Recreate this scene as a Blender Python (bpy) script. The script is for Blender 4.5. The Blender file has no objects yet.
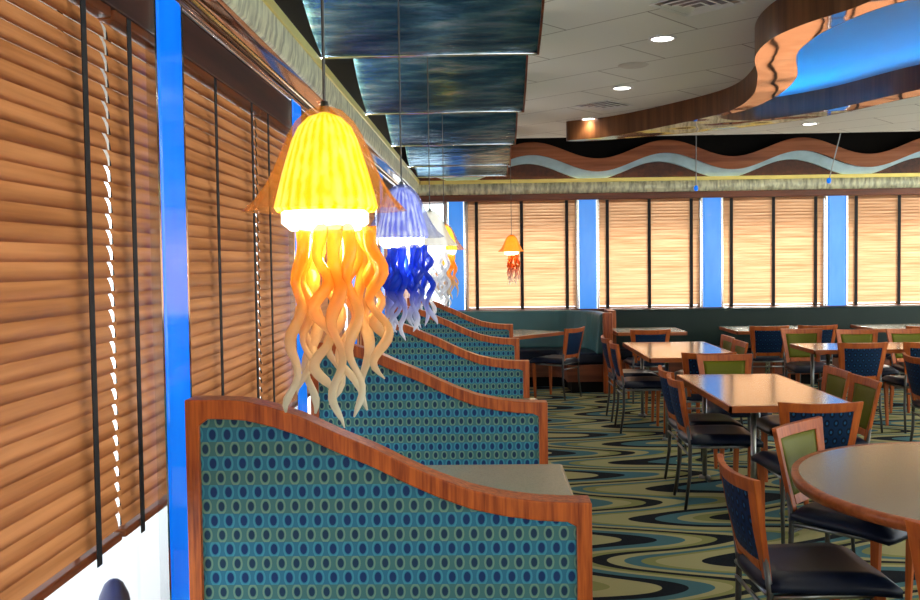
import bpy, bmesh, math, random
from mathutils import Vector, Matrix
random.seed(4)
R = math.radians
PI = math.pi
S = bpy.context.scene
C = S.collection
EYE = 1.617

# ------------------------------------------------------------------ helpers
class MB:
    def __init__(s): s.v = []; s.f = []; s.m = []; s.cur = 0
    def add(s, vs, fs):
        o = len(s.v); s.v += [tuple(v) for v in vs]
        for f in fs: s.f.append(tuple(i + o for i in f)); s.m.append(s.cur)
    def box(s, x0, x1, y0, y1, z0, z1):
        s.add([(x0,y0,z0),(x1,y0,z0),(x1,y1,z0),(x0,y1,z0),(x0,y0,z1),(x1,y0,z1),(x1,y1,z1),(x0,y1,z1)],
              [(3,2,1,0),(4,5,6,7),(0,1,5,4),(1,2,6,5),(2,3,7,6),(3,0,4,7)])
    def gridbox(s, fn, nx, ny, nz=1):
        """closed box surface: fn(a,b,c) maps unit cube to space"""
        idx = {}
        def P(i, j, k):
            if (i,j,k) not in idx:
                idx[(i,j,k)] = len(s.v); s.v.append(tuple(fn(i/nx, j/ny, k/nz)))
            return idx[(i,j,k)]
        def q(*c): s.f.append(tuple(P(*x) for x in c)); s.m.append(s.cur)
        for i in range(nx):
            for j in range(ny):
                q((i,j,0),(i,j+1,0),(i+1,j+1,0),(i+1,j,0)); q((i,j,nz),(i+1,j,nz),(i+1,j+1,nz),(i,j+1,nz))
            for k in range(nz):
                q((i,0,k),(i+1,0,k),(i+1,0,k+1),(i,0,k+1)); q((i,ny,k),(i,ny,k+1),(i+1,ny,k+1),(i+1,ny,k))
        for j in range(ny):
            for k in range(nz):
                q((0,j,k),(0,j,k+1),(0,j+1,k+1),(0,j+1,k)); q((nx,j,k),(nx,j+1,k),(nx,j+1,k+1),(nx,j,k+1))
    def tube(s, pts, rad, n=8, flat=1.0):
        pts = [Vector(p) for p in pts]; rad = rad if isinstance(rad, (list, tuple)) else [rad]*len(pts)
        rings = []; up = Vector((0.13, 0.27, 1)).normalized()
        base = len(s.v)
        t0 = (pts[1]-pts[0]).normalized()
        a = t0.cross(up)
        if a.length < .2: a = t0.cross(Vector((1,0,0)))
        a.normalize()
        for i, p in enumerate(pts):
            t = (pts[min(i+1,len(pts)-1)] - pts[max(i-1,0)]).normalized()
            a = (a - t*a.dot(t)).normalized(); b = t.cross(a)
            for k in range(n):
                w = 2*PI*k/n; s.v.append(tuple(p + a*math.cos(w)*rad[i] + b*math.sin(w)*rad[i]*flat))
        for i in range(len(pts)-1):
            for k in range(n):
                s.f.append((base+i*n+k, base+i*n+(k+1)%n, base+(i+1)*n+(k+1)%n, base+(i+1)*n+k)); s.m.append(s.cur)
        s.f.append(tuple(base+k for k in range(n))[::-1]); s.m.append(s.cur)
        s.f.append(tuple(base+(len(pts)-1)*n+k for k in range(n))); s.m.append(s.cur)
    def lathe(s, prof, n=32, c=(0,0,0), mod=None):
        base = len(s.v)
        for i, (r, z) in enumerate(prof):
            for k in range(n):
                w = 2*PI*k/n; rr = r*(mod(w, i/(len(prof)-1)) if mod else 1)
                s.v.append((c[0]+rr*math.cos(w), c[1]+rr*math.sin(w), c[2]+z))
        for i in range(len(prof)-1):
            for k in range(n):
                s.f.append((base+i*n+k, base+(i+1)*n+k, base+(i+1)*n+(k+1)%n, base+i*n+(k+1)%n)); s.m.append(s.cur)
    def disc(s, c, r, n=24, up=1):
        o = len(s.v); s.v += [(c[0]+r*math.cos(2*PI*k/n), c[1]+r*math.sin(2*PI*k/n), c[2]) for k in range(n)]
        f = tuple(range(o, o+n)); s.f.append(f if up > 0 else f[::-1]); s.m.append(s.cur)
    def prism(s, poly, z0, z1):
        n = len(poly)
        s.add([(x,y,z0) for x,y in poly]+[(x,y,z1) for x,y in poly],
              [tuple(range(n))[::-1], tuple(range(n,2*n))]+[(i,(i+1)%n,n+(i+1)%n,n+i) for i in range(n)])
    def ring(s, outer, inner, y0, y1):
        """frame in the x-z plane between two loops of equal count, from y0 to y1"""
        n = len(outer)
        vs = [(x,y0,z) for x,z in outer]+[(x,y0,z) for x,z in inner]+[(x,y1,z) for x,z in outer]+[(x,y1,z) for x,z in inner]
        fs = []
        for i in range(n):
            j = (i+1)%n
            fs += [(i,j,n+j,n+i),(2*n+j,2*n+i,3*n+i,3*n+j),(j,i,2*n+i,2*n+j),(n+i,n+j,3*n+j,3*n+i)]
        s.add(vs, fs)
    def build(s, name, mats, parent=None, bevel=0, smooth=False, seg=2, subsurf=0):
        me = bpy.data.meshes.new(name); me.from_pydata(s.v, [], s.f)
        mats = mats if isinstance(mats, (list, tuple)) else [mats]
        for m in mats: me.materials.append(m)
        for p, mi in zip(me.polygons, s.m): p.material_index = mi
        bm = bmesh.new(); bm.from_mesh(me); bmesh.ops.recalc_face_normals(bm, faces=bm.faces); bm.to_mesh(me); bm.free()
        if smooth:
            for p in me.polygons: p.use_smooth = True
        me.update()
        o = bpy.data.objects.new(name, me); C.objects.link(o)
        if parent: o.parent = parent
        if bevel:
            b = o.modifiers.new('bevel', 'BEVEL'); b.width = bevel; b.segments = seg; b.limit_method = 'ANGLE'; b.angle_limit = R(40)
        if subsurf:
            b = o.modifiers.new('sub', 'SUBSURF'); b.levels = subsurf; b.render_levels = subsurf
        return o

def tag(o, label, cat, group=None, kind=None):
    if label: o['label'] = label
    if cat: o['category'] = cat
    if group: o['group'] = group
    if kind: o['kind'] = kind
    return o
def empty(name, loc=(0,0,0), rz=0):
    o = bpy.data.objects.new(name, None); C.objects.link(o); o.location = loc; o.rotation_euler = (0,0,rz); o.empty_display_size = .1
    return o
def copy_tree(o, parent=None):
    c = o.copy(); C.objects.link(c); c.parent = parent
    for ch in list(o.children): copy_tree(ch, c)
    return c
def struct(o): o['kind'] = 'structure'; return o

def smooth_loop(pts, k=8):
    out = []; n = len(pts)
    for i in range(n):
        p0, p1, p2, p3 = [Vector(pts[(i+d) % n]) for d in (-1,0,1,2)]
        for j in range(k):
            t = j/k
            out.append(tuple(0.5*((2*p1)+(p2-p0)*t+(2*p0-5*p1+4*p2-p3)*t*t+(3*p1-p0-3*p2+p3)*t**3)))
    return out
def filled(name, loops, z, mat, parent=None):
    cu = bpy.data.curves.new(name, 'CURVE'); cu.dimensions = '2D'; cu.fill_mode = 'BOTH'
    for lp in loops:
        sp = cu.splines.new('POLY'); sp.points.add(len(lp)-1)
        for p, q in zip(sp.points, lp): p.co = (q[0], q[1], 0, 1)
        sp.use_cyclic_u = True
    t = bpy.data.objects.new('t', cu); C.objects.link(t)
    bpy.context.view_layer.update()
    me = bpy.data.meshes.new_from_object(t.evaluated_get(bpy.context.evaluated_depsgraph_get()))
    bpy.data.objects.remove(t)
    me.name = name
    for v in me.vertices: v.co.z = z
    me.materials.clear(); me.materials.append(mat)
    o = bpy.data.objects.new(name, me); C.objects.link(o)
    if parent: o.parent = parent
    return o

# ------------------------------------------------------------------ materials
class N:
    def __init__(s, name):
        s.m = bpy.data.materials.new(name); s.m.use_nodes = True; s.t = s.m.node_tree; s.t.nodes.clear()
        s.out = s.t.nodes.new('ShaderNodeOutputMaterial')
    def n(s, typ, **kw):
        x = s.t.nodes.new('ShaderNode'+typ)
        for k, v in kw.items():
            if k == 'ins':
                for a, b in v.items():
                    if isinstance(b, bpy.types.NodeSocket): s.t.links.new(b, x.inputs[a])
                    else: x.inputs[a].default_value = b
            else: setattr(x, k, v)
        return x
    def math(s, op, a, b=0.0, c=None):
        x = s.n('Math', operation=op); 
        for i, q in enumerate((a, b, c)):
            if q is None: continue
            if isinstance(q, bpy.types.NodeSocket): s.t.links.new(q, x.inputs[i])
            else: x.inputs[i].default_value = q
        return x.outputs[0]
    def mix(s, f, a, b):
        x = s.n('Mix', data_type='RGBA')
        for i, q in ((0,f),(6,a),(7,b)):
            if isinstance(q, bpy.types.NodeSocket): s.t.links.new(q, x.inputs[i])
            else: x.inputs[i].default_value = q if i == 0 else (*q[:3], 1)
        return x.outputs[2]
    def ramp(s, f, stops, interp='LINEAR'):
        x = s.n('ValToRGB'); s.t.links.new(f, x.inputs[0]); cr = x.color_ramp; cr.interpolation = interp
        while len(cr.elements) < len(stops): cr.elements.new(.5)
        for e, (p, c) in zip(cr.elements, stops): e.position = p; e.color = (*c, 1)
        return x.outputs[0]
    def end(s, sh): s.t.links.new(sh, s.out.inputs[0]); return s.m
    def pbsdf(s, col, rough=.5, metal=0, spec=.5, normal=None, **kw):
        b = s.n('BsdfPrincipled')
        for k, v in (('Base Color', col if isinstance(col, bpy.types.NodeSocket) else (*col, 1)), ('Roughness', rough), ('Metallic', metal), ('Specular IOR Level', spec)):
            if isinstance(v, bpy.types.NodeSocket): s.t.links.new(v, b.inputs[k])
            else: b.inputs[k].default_value = v
        if normal: s.t.links.new(normal, b.inputs['Normal'])
        for k, v in kw.items(): b.inputs[k.replace('_', ' ')].default_value = v
        return b.outputs[0]
    def bump(s, h, d=.1, st=.4):
        return s.n('Bump', ins={'Height': h, 'Distance': d, 'Strength': st}).outputs[0]
    def obj(s): return s.n('TexCoord').outputs['Object']
    def noise(s, vec, scale, detail=3, stretch=None):
        if stretch: vec = s.n('Mapping', ins={'Vector': vec, 'Scale': stretch}).outputs[0]
        return s.n('TexNoise', ins={'Vector': vec, 'Scale': scale, 'Detail': detail}).outputs[0]

def simple(name, col, rough=.5, metal=0, spec=.5, var=.12, scale=8, **kw):
    m = N(name); f = m.noise(m.obj(), scale)
    c = m.mix(f, tuple(x*(1-var) for x in col), tuple(min(1, x*(1+var)) for x in col))
    return m.end(m.pbsdf(c, rough, metal, spec, **kw))
def wood(name, dark, light, axis='Z', rough=.3, scale=30):
    m = N(name); st = {'X': (.06,1,1), 'Y': (1,.06,1), 'Z': (1,1,.06)}[axis]
    f = m.noise(m.obj(), scale, 4, st); g = m.noise(m.obj(), scale*3.1, 2, st)
    f2 = m.math('ADD', m.math('MULTIPLY', f, .7), m.math('MULTIPLY', g, .3))
    return m.end(m.pbsdf(m.ramp(f2, [(.35, dark), (.62, light)]), rough, 0, .38, m.bump(f2, .002, .2)))
def emit(name, col, st):
    m = N(name); return m.end(m.n('Emission', ins={'Color': (*col,1), 'Strength': st}).outputs[0])

M = {}
M['chrome'] = simple('chrome', (.75,.76,.78), .12, 1, var=.03)
M['steel'] = simple('brushed steel', (.30,.31,.30), .3, 1, var=.1, scale=30)
M['dark_steel'] = simple('dark steel', (.10,.10,.095), .35, .8)
M['brass'] = simple('brass strip', (.9,.62,.2), .2, 1)
M['black'] = simple('black tape', (.008,.009,.012), .7)
M['black_paint'] = simple('black void paint', (.008,.007,.006), .9, 0, .1)
M['frame_wood'] = wood('booth frame wood', (.22,.035,.007), (.55,.13,.022), 'Z', .34, 55)
M['chair_wood'] = wood('chair wood', (.30,.055,.008), (.50,.115,.014), 'Z', .45, 25)
M['edge_wood'] = wood('table edge wood', (.30,.07,.02), (.48,.13,.035), 'X', .3, 25)
M['valance_wood'] = wood('valance wood', (.030,.007,.003), (.075,.018,.007), 'Y', .4, 20)
M['far_wood'] = wood('far trim wood', (.10,.025,.010), (.24,.065,.025), 'X', .3, 14)
M['wave_wood'] = wood('wave wood', (.20,.05,.016), (.38,.12,.042), 'X', .25, 10)
M['fascia_wood'] = wood('canopy wood', (.10,.035,.012), (.22,.085,.03), 'Z', .3, 12)
M['seat'] = simple('navy vinyl', (.004,.008,.024), .36, 0, .25, var=.3)
M['leather'] = simple('dark green vinyl', (.007,.022,.020), .5, 0, .25, var=.25, scale=3)
M['blueleather'] = simple('teal vinyl', (.05,.14,.15), .42, 0, .3, var=.15, scale=3)
M['green'] = simple('olive upholstery', (.12,.125,.004), .55, 0, .2, var=.1, scale=60)
M['grill_white'] = simple('white enamel', (.75,.76,.74), .4)
M['white_ground'] = simple('white deck', (.85,.85,.84), .8, var=.04)
M['wall_paint'] = simple('wall paint', (.32,.26,.19), .7)
M['pale'] = simple('pale window frame', (.72,.73,.75), .35)
M['bollard'] = simple('dark bollard', (.03,.015,.03), .5)

def laminate(nm, c1, c2, coat):
    m = N(nm); o = m.obj()
    v = m.n('TexVoronoi', ins={'Vector': o, 'Scale': 220.}).outputs['Distance']; f = m.noise(o, 90)
    c = m.mix(m.math('MULTIPLY', v, f), c1, c2)
    return m.end(m.pbsdf(c, .22, 0, .6, None, Coat_Weight=coat, Coat_Roughness=.15, Coat_IOR=1.75))
M['laminate'] = laminate('brown speckled laminate', (.23,.17,.11), (.12,.09,.065), 1.0)
M['laminate_glare'] = laminate('glare-lightened laminate', (.46,.47,.36), (.26,.27,.21), .4)  # lighter copy of the laminate, with the tables' glare put into its colour

def booth_fabric():
    m = N('oval booth fabric'); o = m.obj(); sp = m.n('SeparateXYZ', ins={'Vector': o})
    u = m.math('DIVIDE', sp.outputs[0], .0435); v = m.math('DIVIDE', sp.outputs[2], .0424)
    row = m.math('FLOOR', v); par = m.math('FLOORED_MODULO', row, 2.0)
    u2 = m.math('ADD', u, m.math('MULTIPLY', par, .5))
    cu = m.math('SUBTRACT', m.math('FRACT', u2), .5); cv = m.math('SUBTRACT', m.math('FRACT', v), .5)
    def ell(a, b):
        return m.math('SQRT', m.math('ADD', m.math('POWER', m.math('DIVIDE', m.math('ABSOLUTE', cu), a), 2.0), m.math('POWER', m.math('DIVIDE', m.math('ABSOLUTE', cv), b), 2.0)))
    d = m.math('MULTIPLY', ell(.20, .32), m.math('SUBTRACT', 1.0, m.math('MULTIPLY', m.math('SUBTRACT', 1.0, par), .10)))
    nz = m.noise(o, 500, 2)
    ground = m.mix(par, (.03,.22,.37), (.09,.24,.21))
    ringc = m.mix(par, (.06,.32,.44), (.20,.35,.25))
    dark = m.mix(par, (.004,.025,.14), (.008,.03,.085))
    ring = m.math('MULTIPLY', m.math('GREATER_THAN', d, 1.22), m.math('LESS_THAN', d, 1.72))
    ground = m.mix(m.math('MULTIPLY', m.math('GREATER_THAN', d, 1.72), .3), ground, (.02,.10,.16))
    c = m.mix(ring, ground, ringc)
    c = m.mix(m.math('LESS_THAN', d, 1.0), c, dark)
    c = m.mix(m.math('MULTIPLY', nz, .45), c, (.02,.07,.09))
    return m.end(m.pbsdf(c, .75, 0, .3))
M['fabric'] = booth_fabric()
def chair_fabric():
    m = N('navy chair fabric'); o = m.obj(); sp = m.n('SeparateXYZ', ins={'Vector': o})
    u = m.math('DIVIDE', sp.outputs[0], .05); v = m.math('DIVIDE', sp.outputs[2], .05)
    row = m.math('FLOORED_MODULO', m.math('FLOOR', v), 2.0)
    cu = m.math('ABSOLUTE', m.math('SUBTRACT', m.math('FRACT', m.math('ADD', u, m.math('MULTIPLY', row, .5))), .5))
    cv = m.math('ABSOLUTE', m.math('SUBTRACT', m.math('FRACT', v), .5))
    d = m.math('ADD', m.math('POWER', m.math('DIVIDE', cu, .3), 2.0), m.math('POWER', m.math('DIVIDE', cv, .42), 2.0))
    c = m.mix(m.math('LESS_THAN', d, 1.0), (.004,.022,.07), (.003,.008,.022))
    c = m.mix(m.math('LESS_THAN', d, .16), c, (.012,.09,.22))
    return m.end(m.pbsdf(c, .6, 0, .12))
M['navy'] = chair_fabric()

def carpet():
    m = N('wave carpet'); o = m.obj(); sp = m.n('SeparateXYZ', ins={'Vector': o}); X, Y = sp.outputs[0], sp.outputs[1]
    wob = m.math('MULTIPLY', m.math('SUBTRACT', m.noise(o, .9, 1), .5), .9)
    Y2 = m.math('ADD', Y, m.math('MULTIPLY', m.math('SINE', m.math('MULTIPLY', X, 1.7)), .10))
    s1 = m.math('SINE', m.math('MULTIPLY', Y2, 2*PI/.80))
    s2 = m.math('SINE', m.math('ADD', m.math('MULTIPLY', Y2, 2*PI/1.9), 1.0))
    k = m.math('ADD', X, m.math('ADD', m.math('MULTIPLY', s1, .46), m.math('ADD', m.math('MULTIPLY', s2, .16), wob)))
    f = m.math('FRACT', m.math('DIVIDE', k, 1.25))
    tan = (.42,.39,.19); olive = (.27,.28,.10); teal = (.07,.18,.21); dark = (.004,.007,.014)
    c = m.ramp(f, [(0, tan), (.19, dark), (.33, teal), (.47, tan), (.56, olive), (.64, dark), (.74, tan), (.84, teal), (.93, olive)], 'CONSTANT')
    fz = m.noise(o, 420, 2)
    c = m.mix(m.math('MULTIPLY', fz, .22), c, (.04,.04,.03))
    return m.end(m.pbsdf(c, .85, 0, .08, m.bump(fz, .004, .5)))
M['carpet'] = carpet()

def ceiling_mat():
    m = N('ceiling panels'); o = m.obj(); mp = m.n('Mapping', ins={'Vector': o, 'Rotation': (0,0,R(42))})
    b = m.n('TexBrick', ins={'Vector': mp.outputs[0], 'Color1': (.84,.87,.80,1), 'Color2': (.80,.83,.77,1), 'Mortar': (.36,.36,.32,1), 'Scale': 1., 'Mortar Size': .006, 'Brick Width': 1.3, 'Row Height': .65})
    f = m.noise(o, 60)
    return m.end(m.pbsdf(m.mix(m.math('MULTIPLY', f, .12), b.outputs[0], (.5,.5,.45)), .85, 0, .2))
M['ceiling'] = ceiling_mat()

def slat_mat(name, c1, c2, tr, tf):
    m = N(name)
    f = m.math('MULTIPLY', m.math('SUBTRACT', m.noise(m.obj(), 40, 3, (.04,1,1)), .5), 2.6); f = m.math('ADD', f, .5)
    c = m.mix(f, c1, c2)
    p = m.pbsdf(c, .35, 0, .5)
    t = m.n('BsdfTranslucent', ins={'Color': m.mix(f, tr[0], tr[1])})
    x = m.n('MixShader', ins={0: tf}); m.t.links.new(p, x.inputs[1]); m.t.links.new(t.outputs[0], x.inputs[2])
    return m.end(x.outputs[0])
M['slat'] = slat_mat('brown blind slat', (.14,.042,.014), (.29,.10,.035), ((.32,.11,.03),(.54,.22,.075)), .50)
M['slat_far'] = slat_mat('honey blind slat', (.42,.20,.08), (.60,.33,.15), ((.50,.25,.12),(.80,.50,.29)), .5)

def glass():
    m = N('window glass'); t = m.n('BsdfTransparent', ins={'Color': (.95,.97,.97,1)}); g = m.n('BsdfGlossy', ins={'Roughness': .02})
    lw = m.n('LayerWeight', ins={'Blend': .5}); fr = m.math('MULTIPLY', m.math('POWER', lw.outputs['Facing'], 5.0), .35); x = m.n('MixShader'); m.t.links.new(fr, x.inputs[0])
    m.t.links.new(t.outputs[0], x.inputs[1]); m.t.links.new(g.outputs[0], x.inputs[2]); return m.end(x.outputs[0])
M['glass'] = glass()

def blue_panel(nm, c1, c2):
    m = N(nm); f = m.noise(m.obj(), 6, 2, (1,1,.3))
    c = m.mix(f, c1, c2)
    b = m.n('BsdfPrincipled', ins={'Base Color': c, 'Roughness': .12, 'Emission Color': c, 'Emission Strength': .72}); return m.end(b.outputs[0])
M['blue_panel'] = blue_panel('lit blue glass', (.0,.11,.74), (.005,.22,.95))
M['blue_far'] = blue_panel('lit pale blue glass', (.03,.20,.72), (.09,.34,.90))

def canopy_metal():
    m = N('iridescent blue metal'); o = m.obj()
    f = m.noise(o, 9, 6, (.35,1.6,1.6)); g = m.noise(o, 34, 3, (.4,1,1))
    c = m.ramp(f, [(.30,(.035,.10,.20)), (.48,(.07,.19,.33)), (.60,(.16,.34,.45)), (.72,(.40,.48,.60))])
    h = m.math('ADD', f, m.math('MULTIPLY', g, .5))
    return m.end(m.pbsdf(c, .22, .85, .5, m.bump(h, .03, .35)))
M['canopy'] = canopy_metal()
def copper_mirror():
    m = N('polished copper'); o = m.obj(); f = m.noise(o, 2.8, .5)
    g = m.noise(o, 150, 2)
    return m.end(m.pbsdf(m.mix(g, (.38,.17,.09), (.54,.26,.15)), .06, 1, .5, m.bump(f, .04, .3)))
M['copper'] = copper_mirror()
def cove_mat(ax):
    m = N('hammered cove metal '+ax); o = m.obj()
    st = (.6,1,.3) if ax == 'Y' else (1,.6,.3)
    f = m.noise(o, 28, 3, st); 
    return m.end(m.pbsdf(m.ramp(f, [(.32,(.38,.38,.25)), (.6,(.85,.85,.60))]), .35, .1, .5, m.bump(f, .02, .6)))
M['cove_Y'] = cove_mat('Y'); M['cove_X'] = cove_mat('X')
M['cove_rim'] = simple('pale gold rim', (.95,.76,.22), .3, .3)
M['ribbon'] = simple('pale blue ribbon', (.30,.42,.48), .3, .5, var=.35, scale=5)
M['dome'] = simple('white dome plaster', (.50,.50,.56), .5, 0, .5, var=.03)
M['neon'] = emit('blue neon', (.0,.36,1.0), 30)
M['lamp_disc'] = emit('downlight lens', (1,.97,.9), 14)
M['bulb'] = emit('warm bulb', (1,.88,.62), 5.0)

def shade_mat(name, c1, c2, st, ribs=26):
    m = N(name); sp = m.n('SeparateXYZ', ins={'Vector': m.obj()})
    a = m.math('ARCTAN2', sp.outputs[1], sp.outputs[0]); w = m.math('SINE', m.math('MULTIPLY', a, float(ribs)))
    f = m.noise(m.obj(), 60, 3, (1,1,.4))
    k = m.math('ADD', m.math('MULTIPLY', w, .16), f)
    c = m.ramp(k, [(.35, c1), (.72, c2)])
    b = m.n('BsdfPrincipled', ins={'Base Color': c, 'Roughness': .15, 'Emission Color': c, 'Emission Strength': st}); return m.end(b.outputs[0])
def tinted(name, c1, c2, clear=.45, z0=-.3, z1=-.6, tip=(.85,.85,.82), emis=.0):
    """art glass: coloured at the root, clear white towards the tip"""
    m = N(name); sp = m.n('SeparateXYZ', ins={'Vector': m.obj()})
    f = m.noise(m.obj(), 30, 2)
    g = m.n('MapRange', ins={'Value': sp.outputs[2], 'From Min': z0, 'From Max': z1}).outputs[0]
    c = m.mix(g, m.mix(f, c1, c2), tip)
    p = m.n('BsdfPrincipled', ins={'Base Color': c, 'Roughness': .12, 'Emission Color': c, 'Emission Strength': emis}).outputs[0]
    t = m.n('BsdfTranslucent', ins={'Color': c}).outputs[0]; tr = m.n('BsdfTransparent', ins={'Color': m.mix(.65, c, (1,1,1))}).outputs[0]
    a = m.n('MixShader', ins={0: .45, 1: p, 2: t}).outputs[0]
    x = m.n('MixShader', ins={0: clear, 1: a, 2: tr}).outputs[0]
    return m.end(x)

# ------------------------------------------------------------------ room shell
PX = [-1.0]     # plane of the blinds on the left
WY = 12.5       # far wall
b = MB(); b.box(-1.15, 9, -5, WY+.1, -.1, 0); struct(b.build('floor', M['carpet']))
def canopy_loops():
    O = [(.95,10.67),(1.40,10.36),(1.88,9.65),(2.28,8.8),(2.29,8.0),(2.10,7.17),(1.87,6.44),(1.82,5.93),(1.895,5.58),(2.05,5.25),(2.17,4.96),(2.6,4.5),(3.5,4.2),(4.5,4.6),(4.9,5.8),(4.45,7.0),(3.79,8.04),(3.36,9.13),(2.75,9.85),(1.98,10.35),(1.25,10.72)]
    I = [(2.31,9.13),(2.47,8.6),(2.50,7.9),(2.40,7.18),(2.15,6.44),(2.09,6.04),(2.10,5.68),(2.19,5.3),(2.34,5.06),(2.8,4.75),(3.5,4.5),(4.3,4.85),(4.6,5.8),(4.2,6.9),(3.62,7.8),(3.22,8.8),(2.72,9.35)]
    return smooth_loop(O), smooth_loop(I)
OL, IL = canopy_loops()
cx = sum(p[0] for p in IL)/len(IL); cy = sum(p[1] for p in IL)/len(IL)
def scaled(lp, k): return [(cx+(x-cx)*k, cy+(y-cy)*k) for x, y in lp]
ZC = EYE+1.60
o = filled('ceiling', [[(.30,-5),(9,-5),(9,12.05),(.30,12.05)], scaled(IL, 1.06)], ZC, M['ceiling']); struct(o)
b = MB(); b.box(-1.15, 9, 12.05, WY+.1, ZC+.4, ZC+.45); b.box(-1.15, .30, -5, 12.05, ZC+.4, ZC+.45)
b.box(.28, .30, -5, 12.05, ZC, ZC+.4); b.box(.30, 9, 12.05, 12.07, ZC, ZC+.4)
struct(b.build('ceiling_recess', M['black_paint']))
# left wall
b = MB(); b.box(-1.15,-1.04,-5,WY,0,.35); b.box(-1.15,-1.04,-5,WY,2.42,EYE+1.05)
struct(b.build('wall_left', M['valance_wood']))
b = MB(); b.box(-1.15,-1.04,-5,WY,EYE+1.05,ZC+.4); struct(b.build('wall_left_upper', M['black_paint']))
b = MB(); b.box(-1.15,9,WY,WY+.1,0,.93); b.box(-1.15,9,WY,WY+.1,2.45,EYE+1.30)
struct(b.build('wall_far', M['valance_wood']))
b = MB(); b.box(-1.15,9,WY,WY+.1,EYE+1.30,ZC+.4); struct(b.build('wall_far_upper', M['black_paint']))
b = MB(); b.box(-1.15,9,WY+.1,WY+1.3,2.55,2.65); b.box(-3.3,-1.15,-5,WY+1.3,2.50,2.60); struct(b.build('added_shade_overhang', M['wall_paint']))  # unseen overhangs added outside to darken the tops of the blinds
b = MB(); b.box(9,9.1,-5,WY+.1,0,.4); b.box(9,9.1,-5,WY+.1,2.95,ZC+.4)
for y in (-5,-1.6,1.8,5.2,8.6,12.2): b.box(9,9.1,y,y+.3,.4,2.95)  # window openings between piers, added in this unseen wall to brighten the ceiling
struct(b.build('wall_right', M['wall_paint']))
b = MB(); b.box(-1.15,9,-5.1,-5,0,.8); b.box(-1.15,9,-5.1,-5,2.5,ZC+.4)
for x in (-1.15, .8, 2.8, 4.8, 6.8, 8.7): b.box(x,x+.3,-5.1,-5,.8,2.5)  # openings added behind the camera so that daylight fills the room
struct(b.build('wall_near', M['wall_paint']))
b = MB(); b.box(-30, -1.3, -20, 50, -.4, -.3); b.box(-1.3, 40, 12.9, 50, -.4, -.3); b.box(-1.3, 40, -30, -5.3, -.4, -.3); b.box(9.2, 40, -5.3, 12.9, -.4, -.3)
struct(b.build('ground', M['white_ground']))

# left window bays
left_posts = [(-1.10+1.9*k,-.885+1.9*k) for k in range(7)]
wn = 0
def window(x0,x1,y0,y1,z0,z1):
    global wn; wn += 1
    b = MB(); b.box(x0,x1,y0,y1,z0,z1); p = struct(b.build('window_%d' % wn, M['glass']))
    f = MB(); t = .035; xm, ym = (x0+x1)/2, (y0+y1)/2
    if x1-x0 < y1-y0:
        for a in ((y0,y1,z0,z0+t),(y0,y1,z1-t,z1)): f.box(xm-.025,xm+.025,*a)
    else:
        for a in ((x0,x0+t,z0,z1),(x1-t,x1,z0,z1),(x0,x1,z0,z0+t),(x0,x1,z1-t,z1)): f.box(a[0],a[1],ym-.025,ym+.025,a[2],a[3])
    f.build('window_frame', M['pale'], p)
for (a, c), (d, e) in zip(left_posts, left_posts[1:]+[(12.45,12.6)]): window(-1.10,-1.09,(a+c)/2,(d+e)/2 if d < 12 else 12.48,.35,2.42)

ordn = ['first','second','third','fourth','fifth','sixth','seventh','eighth']
E_ = EYE
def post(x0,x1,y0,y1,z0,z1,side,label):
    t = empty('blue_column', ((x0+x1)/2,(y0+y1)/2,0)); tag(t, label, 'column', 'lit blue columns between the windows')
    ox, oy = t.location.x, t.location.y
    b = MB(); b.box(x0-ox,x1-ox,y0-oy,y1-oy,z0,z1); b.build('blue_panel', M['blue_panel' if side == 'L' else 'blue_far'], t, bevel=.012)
    for s in (-1,1):
        b = MB()
        if side == 'L':
            yy = (y0-oy-.012) if s < 0 else (y1-oy+.012); b.box(x0-ox,x1-ox-.004,yy-.008,yy+.008,z0,z1)
        else:
            xx = (x0-ox-.02) if s < 0 else (x1-ox+.02); b.box(xx-.012,xx+.012,y0-oy+.004,y1-oy,z0,z1)
        b.build('edge_strip', M['chrome'], t)
lab_l = ['blue glowing column behind the viewer along left windows','blue glowing column nearest the camera beside left blinds',
 'tall blue glowing column left of the nearest patterned booth panel','narrow blue column behind the big yellow jellyfish lamp',
 'blue column on left wall seen between orange glass tentacles','thin blue column on left wall beside blue lamp tentacles',
 'thin blue column on left wall behind the white lamp','last blue column on left wall before the far corner']
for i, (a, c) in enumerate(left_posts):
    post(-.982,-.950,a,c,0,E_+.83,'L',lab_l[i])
far_posts = [-.39,1.375,3.03,4.68,6.35,8.02]
lab_f = ['blue glowing column at far left corner behind the lamps','blue glowing column right of the small orange lamp, above curved bench end',
 'blue glowing column on far wall between second and third honey blinds','blue glowing column on far wall right of the brightest honey blind',
 'blue glowing column on far wall beyond the right picture edge','farthest right blue glowing column near the right wall']
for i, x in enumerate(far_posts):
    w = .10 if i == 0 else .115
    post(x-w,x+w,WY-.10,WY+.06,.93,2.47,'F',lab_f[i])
xs = [-1.02]+far_posts+[9]
for a, c in zip(xs, xs[1:]): window(a+.13,c-.13,WY+.04,WY+.05,.93,2.45)

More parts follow.
